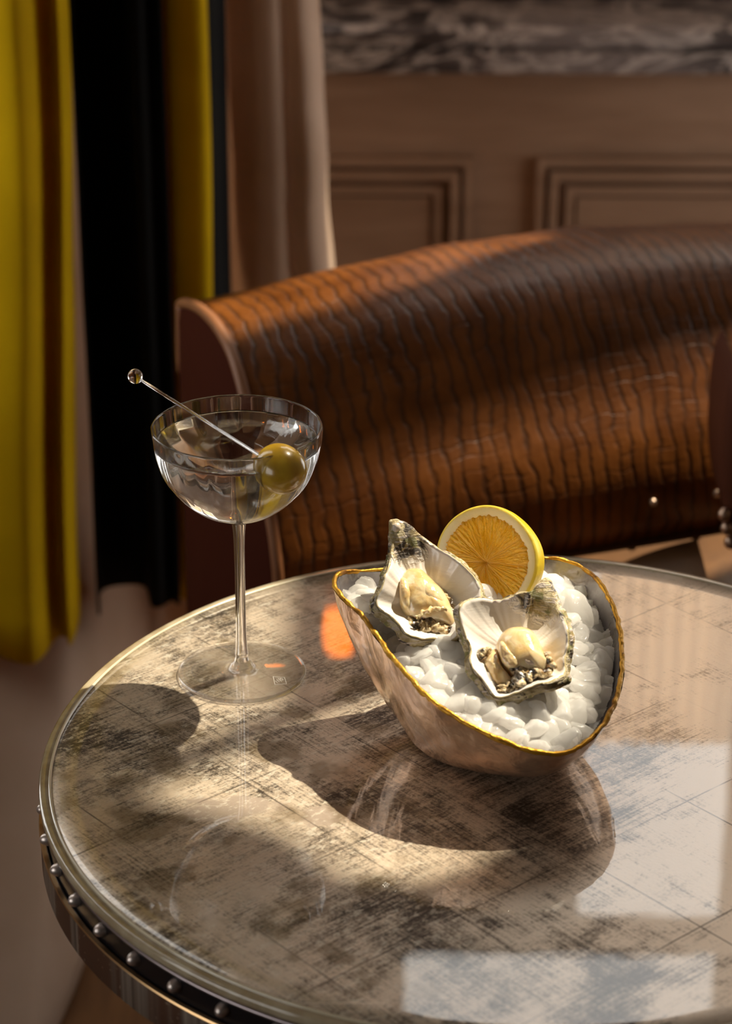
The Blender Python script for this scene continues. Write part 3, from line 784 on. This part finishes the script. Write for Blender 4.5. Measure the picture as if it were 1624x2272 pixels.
def blob(name, root, P0, n, outline, base, h, seed, mat, folds=.0012, dark=None, ns=120, k=16, pw=2.2, fs=130):
    O = resample(catmull([onplane(a, b, P0, n) for a, b in outline], 6), ns)
    c = sum(O, Vector())/ns; V, D = [], []
    for i in range(ns):
        for j in range(k+1):
            t = j/k; q = c.lerp(O[i], t)
            hh = h*(1-t**pw)**.6
            f = folds*fbm(q, fs, seed)*(1 if t < .9 else (1-t)*10)
            V.append(q+n*(base+hh+f)); D.append(dark(q, t) if dark else 0.)
        V.append(c.lerp(O[i], .96)+n*(base-.003)); D.append(0)
    return mesh_obj(name, V, grid(ns, k+2, True), mat, root, attrs={'dark': D})
def frill(name, root, P0, n, pts, base, w, seed, amp=.0012, mat=None, waves=7):
    P = resample(catmull([onplane(a, b, P0, n) for a, b in pts], 10, False), 90, False)
    V = []
    for i, p in enumerate(P):
        t = (P[min(89, i+1)]-P[max(0, i-1)]).normalized(); sd = t.cross(n); e = sin(pi*i/89)**.5
        ph = i/89*waves*2*pi
        for j in range(9):
            u = j/8-.5
            V.append(p+sd*(w*u*e+amp*.9*sin(ph)*e)+n*(base+(.25-u*u)*.004*e+amp*sin(ph*1.3+u*4)*e+.0006*fbm(p+sd*w*u, 400, seed)))
    o = mesh_obj(name, V, grid(90, 9), mat or MANT, root)
    s = o.modifiers.new('t', 'SOLIDIFY'); s.thickness = .0012
    return o

outA = [(870, 1161), (884, 1159), (905, 1168), (933, 1185), (962, 1205), (990, 1228), (1018, 1253), (1047, 1276), (1064, 1298), (1067, 1326), (1052, 1350), (1038, 1372), (1031, 1393), (1020, 1403), (1007, 1414), (993, 1421), (973, 1410), (955, 1412), (933, 1416), (905, 1410), (893, 1398), (882, 1380), (865, 1361), (848, 1349), (838, 1336), (839, 1322), (850, 1305), (856, 1281), (867, 1256), (869, 1227), (870, 1195)]
rootA, PA, nA = oyster('left oyster on the half shell, pointed hinge up, one plump smooth cream body', (950, 1320), .091, radians(35), radians(4), outA, (878, 1170), .0165, .0105, (955, 1325),
    lambda u: .0022*sin(u*2*pi*5+.6), 11)
fA = C1([(300, 520), (390, 515), (450, 560), (520, 625), (580, 690), (630, 770), (665, 860), (690, 940), (660, 985), (560, 960), (440, 940), (340, 930), (280, 870), (238, 780), (228, 680), (248, 590)])
blob('flesh', rootA, PA, nA, fA, -.0085, .0095, 21, FLESH, .0009, dark=lambda q, t: 0., pw=2.6, fs=95)
blob('flesh_fold', rootA, PA, nA, C1([(420, 650), (520, 700), (580, 790), (560, 850), (470, 830), (400, 760), (380, 690)]), -.0012, .0026, 22, FLESH, .0006)
blob('flesh_fold', rootA, PA, nA, C1([(250, 620), (300, 640), (330, 740), (320, 850), (270, 840), (240, 760), (236, 680)]), -.0030, .0030, 23, FLESH, .0006)
frill('mantle_edge', rootA, PA, nA, C1([(315, 905), (350, 965), (410, 985), (480, 965), (540, 985), (600, 1010), (655, 990)]), -.0052, .0085, 3, .0005, None, 5)
frill('gill_fold', rootA, PA, nA, C1([(600, 880), (520, 885), (440, 905), (370, 950)]), .0000, .0035, 4, .0006, FLESH, 3)
frill('mantle_edge', rootA, PA, nA, C1([(560, 670), (610, 740), (650, 790), (670, 830)]), -.0075, .0040, 5, .0004, None, 3)
blob('hinge_pearl', rootA, PA, nA, C1([(180, 235), (215, 215), (245, 235), (240, 275), (205, 290), (180, 270)]), .0000, .0032, 24, simple('grey_shell_knob', (.60, .52, .44), .3), .0002)

outB = [(1200, 1292), (1211, 1290), (1225, 1303), (1233, 1325), (1238, 1345), (1248, 1368), (1257, 1400), (1259, 1430), (1252, 1460), (1253, 1485), (1240, 1500), (1217, 1515), (1190, 1522), (1168, 1530), (1140, 1535), (1112, 1541), (1096, 1537), (1085, 1524), (1070, 1506), (1052, 1488), (1045, 1465), (1047, 1436), (1034, 1405), (1023, 1375), (1022, 1353), (1036, 1338), (1066, 1328), (1103, 1328), (1132, 1323), (1160, 1316), (1177, 1319), (1188, 1304)]
rootB, PB, nB = oyster('right oyster on the half shell, dark hinge at top right, frilled brown mantle', (1140, 1430), .081, radians(31), radians(-6), outB, (1212, 1312), .0145, .0125, (1145, 1425),
    lambda u: .0020*sin(u*2*pi*5+2.4), 31)
fB = C1([(985, 1130), (1020, 1050), (1080, 1000), (1180, 985), (1270, 1015), (1330, 1090), (1370, 1180), (1420, 1280), (1440, 1330), (1370, 1390), (1290, 1370), (1180, 1370), (1100, 1370), (1030, 1300), (1000, 1220)])
blob('flesh', rootB, PB, nB, fB, -.0075, .0120, 41, FLESH, .0005, dark=lambda q, t: 0., pw=2.8, fs=70)
blob('flesh_flap', rootB, PB, nB, C1([(900, 1180), (950, 1150), (1000, 1150), (1030, 1260), (1090, 1370), (1140, 1420), (1060, 1440), (970, 1420), (920, 1340), (890, 1260)]), -.0080, .0065, 42, FLESH, .001)
blob('flesh_flap', rootB, PB, nB, C1([(1015, 1165), (1050, 1155), (1100, 1230), (1160, 1290), (1150, 1340), (1090, 1340), (1030, 1280)]), .0010, .0030, 43, FLESH, .001)
o = blob('clear_hollow', rootB, PB, nB, C1([(1180, 1215), (1250, 1225), (1320, 1270), (1330, 1320), (1250, 1330), (1190, 1290)]), .0012, .0016, 44, simple('translucent_grey_flesh', (.60, .47, .36), .1, 0, Coat_Weight=.6), .0006, fs=300)
frill('mantle_edge', rootB, PB, nB, C1([(1110, 1350), (1135, 1330), (1190, 1345), (1170, 1440), (1230, 1400), (1290, 1380), (1310, 1345), (1350, 1380), (1440, 1350)]), -.0022, .0066, 6, .0006, None, 6)
frill('mantle_edge', rootB, PB, nB, C1([(1000, 1455), (1060, 1450), (1130, 1430), (1160, 1480), (1090, 1490), (1010, 1480)]), -.0045, .0040, 7, .0004)
frill('mantle_edge', rootB, PB, nB, C1([(870, 1240), (890, 1200), (945, 1185)]), -.0040, .0040, 8, .0006, None, 2)
frill('mantle_edge', rootB, PB, nB, C1([(1370, 1230), (1410, 1290), (1455, 1340)]), -.0010, .0022, 9, .0004, None, 2)

# ------------------------------------------------------------------ LEMON
LC = onz(1076, 1247, .087)
vd = (CAM-LC).normalized()
side = vd.cross(Vector((0, 0, 1))).normalized()          # points to the viewer's left when facing it
ln = (vd*cos(radians(26)) + side*(-1 if side.x > 0 else 1)*sin(radians(26))).normalized()
ln = (ln+Vector((0, 0, .02))).normalized()
lu = (Vector((0, 0, 1))-ln*ln.z).normalized(); lr = lu.cross(ln)
LR = .0315
lem = thing('lemon_half', 'cut lemon half standing face-on behind the two oysters', 'lemon', LC)
wob = lambda a: 1+.012*sin(3*a+1)+.008*sin(5*a)
def LP(a, r, d): return LC+(lu*sin(a)+lr*cos(a))*(r*wob(a))+ln*d
# rind: dome behind the face
V = []
for i in range(120):
    a = 2*pi*i/120
    for j in range(16):
        p = j/15*pi/2; V.append(LP(a, LR*cos(p)+1e-5, -LR*1.12*sin(p)-.0006))
mesh_obj('rind', V, grid(120, 16, True), mat_rind(False), lem)
V, Z = [], []
for i in range(180):
    a = 2*pi*i/180
    for r, d, z in ((LR*1.0, -.0008, 1), (LR*.992, .0001, 1), (LR*.965, .0004, .9), (LR*.94, .0005, .15), (LR*.90, .0005, 0), (LR*.85, .0003, 0), (LR*.80, -.0006, 0), (LR*.78, -.002, 0)):
        V.append(LP(a, r, d+.0002*nz((cos(a)*9, sin(a)*9, r*400)))); Z.append(float(z))
mesh_obj('pith', V, grid(180, 8, True), mat_rind(True), lem, attrs={'zest': Z})
segs = [0.15, .78, 1.42, 2.02, 2.62, 3.35, 4.1, 4.62, 5.25, 5.75]
V, MEM, UVs = [], [], []
NA, NRr = 540, 46
for i in range(NA):
    a = 2*pi*i/NA
    dm = min(abs((a-s+pi) % (2*pi)-pi) for s in segs)
    lo = max([s for s in segs if s <= a] or [segs[-1]-2*pi]); hi = min([s for s in segs if s > a] or [segs[0]+2*pi])
    u = (a-lo)/(hi-lo)
    rmax = LR*(.845-.045*abs(2*u-1)**4)
    for j in range(NRr):
        t = j/(NRr-1); r = rmax*t+1e-5; arc = dm*r
        mem = max(exp(-(arc/.0006)**2)*.8, exp(-((r)/.0022)**2), sm(.975, 1, t)*.8)
        vs = fbm((cos(a*1)*14, sin(a)*14, t*3.0), 1.3, 4, 4)*.0007*min(1, arc/.001)
        ves = .00022*sin(a*52+5*nz((a*3, t*5, 0)))*min(1, arc/.0012)*sm(.1, .4, t)
        d = -.0004+vs+ves+.0006*min(1, arc/.0018)*(1-sm(.9, 1, t)) - .0022*exp(-(r/.0016)**2)
        V.append(LP(a, r, d)); MEM.append(min(1., mem)); UVs.append((a/(2*pi)*6, t))
mesh_obj('pulp', V, grid(NA, NRr, True), mat_pulp(), lem, attrs={'mem': MEM}, uvs=UVs)

# ------------------------------------------------------------------ COUPE GLASS
GX, GY, GH = -.0717, 1.2646, .1558
GL = mat_glass('clear_crystal', 1.5, (1, 1, 1), .06); GLF = mat_glass('clear_crystal_foot', 1.5, (1, 1, 1), .36)
coupe = thing('coupe_glass', 'faceted crystal coupe glass with long stem holding a clear martini', 'glass', (GX, GY, 0))
NF = 20
def facet(w):
    def f(t, k, r, z):
        ww = w(z); a = (t % (2*pi/NF))-pi/NF
        return lerp(1, cos(pi/NF)/cos(a)*1.008, ww)
    return f
RG = .0475
ZB = .0985                                                # underside of the bowl
outp = [(.0046, ZB+.000), (.0095, ZB+.0014), (.017, ZB+.0046), (.0245, ZB+.0092), (.0318, ZB+.0155), (.0380, ZB+.0232), (.0427, ZB+.0320), (.0455, ZB+.0410), (.0468, ZB+.0480), (RG, GH-.0012)]
outp = [(p.x, p.y) for p in catmull([Vector((a, b, 0)) for a, b in outp], 5, False)]
inp = []
for i, (r, z) in enumerate(outp):
    a = outp[max(0, i-1)]; b = outp[min(len(outp)-1, i+1)]; tx, tz = b[0]-a[0], b[1]-a[1]; L = hypot(tx, tz)
    th = interp([(ZB, .0022), (ZB+.01, .0016), (GH, .0012)], z); inp.append((r-tz/L*th, z+tx/L*th))
inp = [q for q in inp if q[0] > .0030 and q[1] < GH-.001]
prof = outp + [(RG-.0001, GH-.0003), (RG-.0006, GH), (RG-.0011, GH-.0004)] + inp[::-1] + [(.00005, inp[0][1]-.0003)]
wf = lambda z: sm(ZB+.014, ZB+.028, z)*(1-sm(GH-.0016, GH, z)*.6)
fo = facet(wf); NO = len(outp)
V, F = lathe(prof, GX, GY, 160, False, lambda t, k, r, z: fo(t, k, r, z) if k < NO+2 else 1); 
gbowl = mesh_obj('bowl', V, F, GL, coupe)
wf0 = lambda z: 0
stem = [(.0046, ZB), (.0040, ZB-.003), (.0033, ZB-.010), (.0030, ZB-.025), (.00295, ZB-.050), (.0031, ZB-.072), (.0036, ZB-.082), (.0039, ZB-.0845), (.0036, ZB-.0865), (.0042, ZB-.089)]
stem = [(p.x, p.y) for p in catmull([Vector((a, b, 0)) for a, b in stem], 5, False)]
mesh_obj('stem', *lathe(stem, GX, GY, 48), GL, coupe)
fz = ZB-.089
foot = [(.0042, fz), (.0058, fz-.0015), (.0068, fz-.0032), (.0080, fz-.0046), (.0110, fz-.0056), (.018, .0034), (.028, .0030), (.0350, .0030), (.0366, .0027), (.0371, .0018), (.0366, .0008), (.0350, .0004), (.02, .0006), (.0002, .0014)]
foot = [foot[0]]+[(p.x, p.y) for p in catmull([Vector((a, b, 0)) for a, b in foot], 4, False)][1:]
mesh_obj('foot', *lathe(foot, GX, GY, 128), GLF, coupe)
ET = simple('etched_white', (.9, .88, .84), .5)
def etch(pp): return tube([onz(a, b, .0034) for a, b in pp], .00013, 6)
mesh_obj('etched_mark', *merge(etch([(606, 1501), (631, 1503)]), etch([(631, 1503), (636, 1517)]), etch([(636, 1517), (610, 1519)]), etch([(610, 1519), (606, 1501)]),
    etch([(611, 1511), (616, 1515)]), etch([(614, 1508), (620, 1513)]), etch([(617, 1505), (622, 1510), (625, 1512)]), etch([(621, 1505), (627, 1506), (628, 1509), (624, 1509), (621, 1505)])), ET, coupe)
# the drink
LZ = GH-.0092
liq = [(r+.00015, z-.0001) for r, z in inp if z < LZ-.0004]
lr_ = liq[-1][0]+.0002
liq = [(.00005, inp[0][1]-.0003)]+liq+[(lr_, LZ), (lr_-.0012, LZ-.00035), (lr_-.004, LZ-.0005), (.00005, LZ-.0005)]
V, F = lathe(liq, GX, GY, 160)
tag(mesh_obj('martini', V, F, mat_glass('clear_spirit', 1.34, (.995, .998, .99), .0)), 'clear martini filling the coupe glass almost to the rim', 'drink')
# olive and glass pick
om = M('green_olive'); oc = om.obj()
OLV = om.done(om.pbsdf(Base_Color=om.mix(om.mr(om.noise(oc, 90, 3), .35, .65), (.42, .25, .018), (.52, .34, .035)), Roughness=.25, Subsurface_Weight=.3, Subsurface_Scale=.003, Subsurface_Radius=(1, .8, .2), Coat_Weight=.5))
OC = onz(622, 1040, GH-.0110)
olv = thing('olive', 'single green olive on a glass pick, half under the martini surface', 'olive', OC)
ball = onz(300, 835, GH+.020); tipd = (OC-ball).normalized()
V = []
ax = tipd; a1 = ax.cross(Vector((0, 0, 1))).normalized(); a2 = ax.cross(a1)
for i in range(36):
    t = 2*pi*i/36
    for j in range(25):
        p = pi*j/24; rr = .0136*sin(p)**.9+1e-6
        V.append(OC+ax*(-.0145*cos(p))+(a1*cos(t)+a2*sin(t))*(rr if 0 < j < 24 else (.0015 if j == 0 else 1e-5)))
mesh_obj('flesh', V, grid(36, 25, True), OLV, olv)
pk = thing('cocktail_pick', 'clear glass cocktail pick with round ball end leaning on the coupe rim', 'pick', ball)
PG = mat_glass('pick_glass', 1.5, (1, 1, 1), .15)
mesh_obj('shaft', *tube([ball+tipd*.0040, ball+tipd*.03, OC-tipd*.0145], .00095, 14), PG, pk)
mesh_obj('ball', *sphere(ball, .0043, 32, 20), PG, pk)

# droplets near the far left of the table
V, F = [], []
for _ in range(60):
    px = random.gauss(400, 60); py = 1400+(px-400)*-.1+random.gauss(0, 32)
    p = onz(px, py, 0)
    if hypot(p.x-TX, p.y-TY) > .247 or hypot(p.x-GX, p.y-GY) < .04: continue
    r = random.uniform(.0004, .0017); sv, sf = sphere((p.x, p.y, .0002), r, 12, 8, (1.3, .9, .35)); o = len(V); V += sv; F += [tuple(q+o for q in f) for f in sf]
tag(mesh_obj('water_droplets', V, F, mat_glass('water', 1.33, (1, 1, 1), .3)), 'scattered clear water droplets on the table left of the coupe foot', 'water', 'stuff')

# ------------------------------------------------------------------ LIGHT
sd = Vector((.41, .35, .84)).normalized()
sl = bpy.data.lights.new('sun', 'SUN'); sl.energy = 10.3; sl.color = (1, .86, .66); sl.angle = radians(.55)
so = bpy.data.objects.new('sun', sl); COL.objects.link(so); so.location = (1.5, 2, 3); so.rotation_euler = sd.to_track_quat('Z', 'Y').to_euler()
w = bpy.data.worlds.new('sky'); bpy.context.scene.world = w; w.use_nodes = True
bg = w.node_tree.nodes['Background']; bg.inputs[0].default_value = (1.0, .955, .92, 1); bg.inputs[1].default_value = 4.0

sl.cycles.is_caustics_light = True
for o in COL.objects:
    if o.type == 'MESH' and o.data.materials and o.data.materials[0] and o.data.materials[0].name in ('clear_crystal', 'clear_spirit', 'pick_glass'): o.cycles.is_caustics_caster = True
    if o.name.split('.')[0] in ('tabletop', 'flesh'): o.cycles.is_caustics_receiver = True
# ------------------------------------------------------------------ CAMERA
cd = bpy.data.cameras.new('camera'); co = bpy.data.objects.new('camera', cd); COL.objects.link(co)
co.location = CAM; co.matrix_world = Matrix.Translation(CAM) @ Matrix((RT, UP, -FW)).transposed().to_4x4()
cd.sensor_fit = 'VERTICAL'; cd.sensor_height = 36; cd.lens = FPX*36/2272; cd.clip_start = .05
cd.dof.use_dof = True; cd.dof.focus_distance = 1.36; cd.dof.aperture_fstop = (cd.lens/1000)/.0105
cd.dof.aperture_blades = 9
sc = bpy.context.scene; sc.camera = co

for o in list(COL.objects):
    if o.parent is None: o.location.z += TZ

sc.view_settings.view_transform = 'Standard'; sc.view_settings.look = 'None'; sc.view_settings.gamma = 1; sc.view_settings.exposure = 0
sc.view_settings.use_curve_mapping = False
cy = sc.cycles
cy.use_denoising = True; cy.denoiser = 'OPENIMAGEDENOISE'; cy.max_bounces = 16; cy.transmission_bounces = 14; cy.transparent_max_bounces = 20; cy.glossy_bounces = 6; cy.diffuse_bounces = 10
cy.sample_clamp_indirect = 6; cy.blur_glossy = .5; cy.caustics_reflective = True; cy.caustics_refractive = True
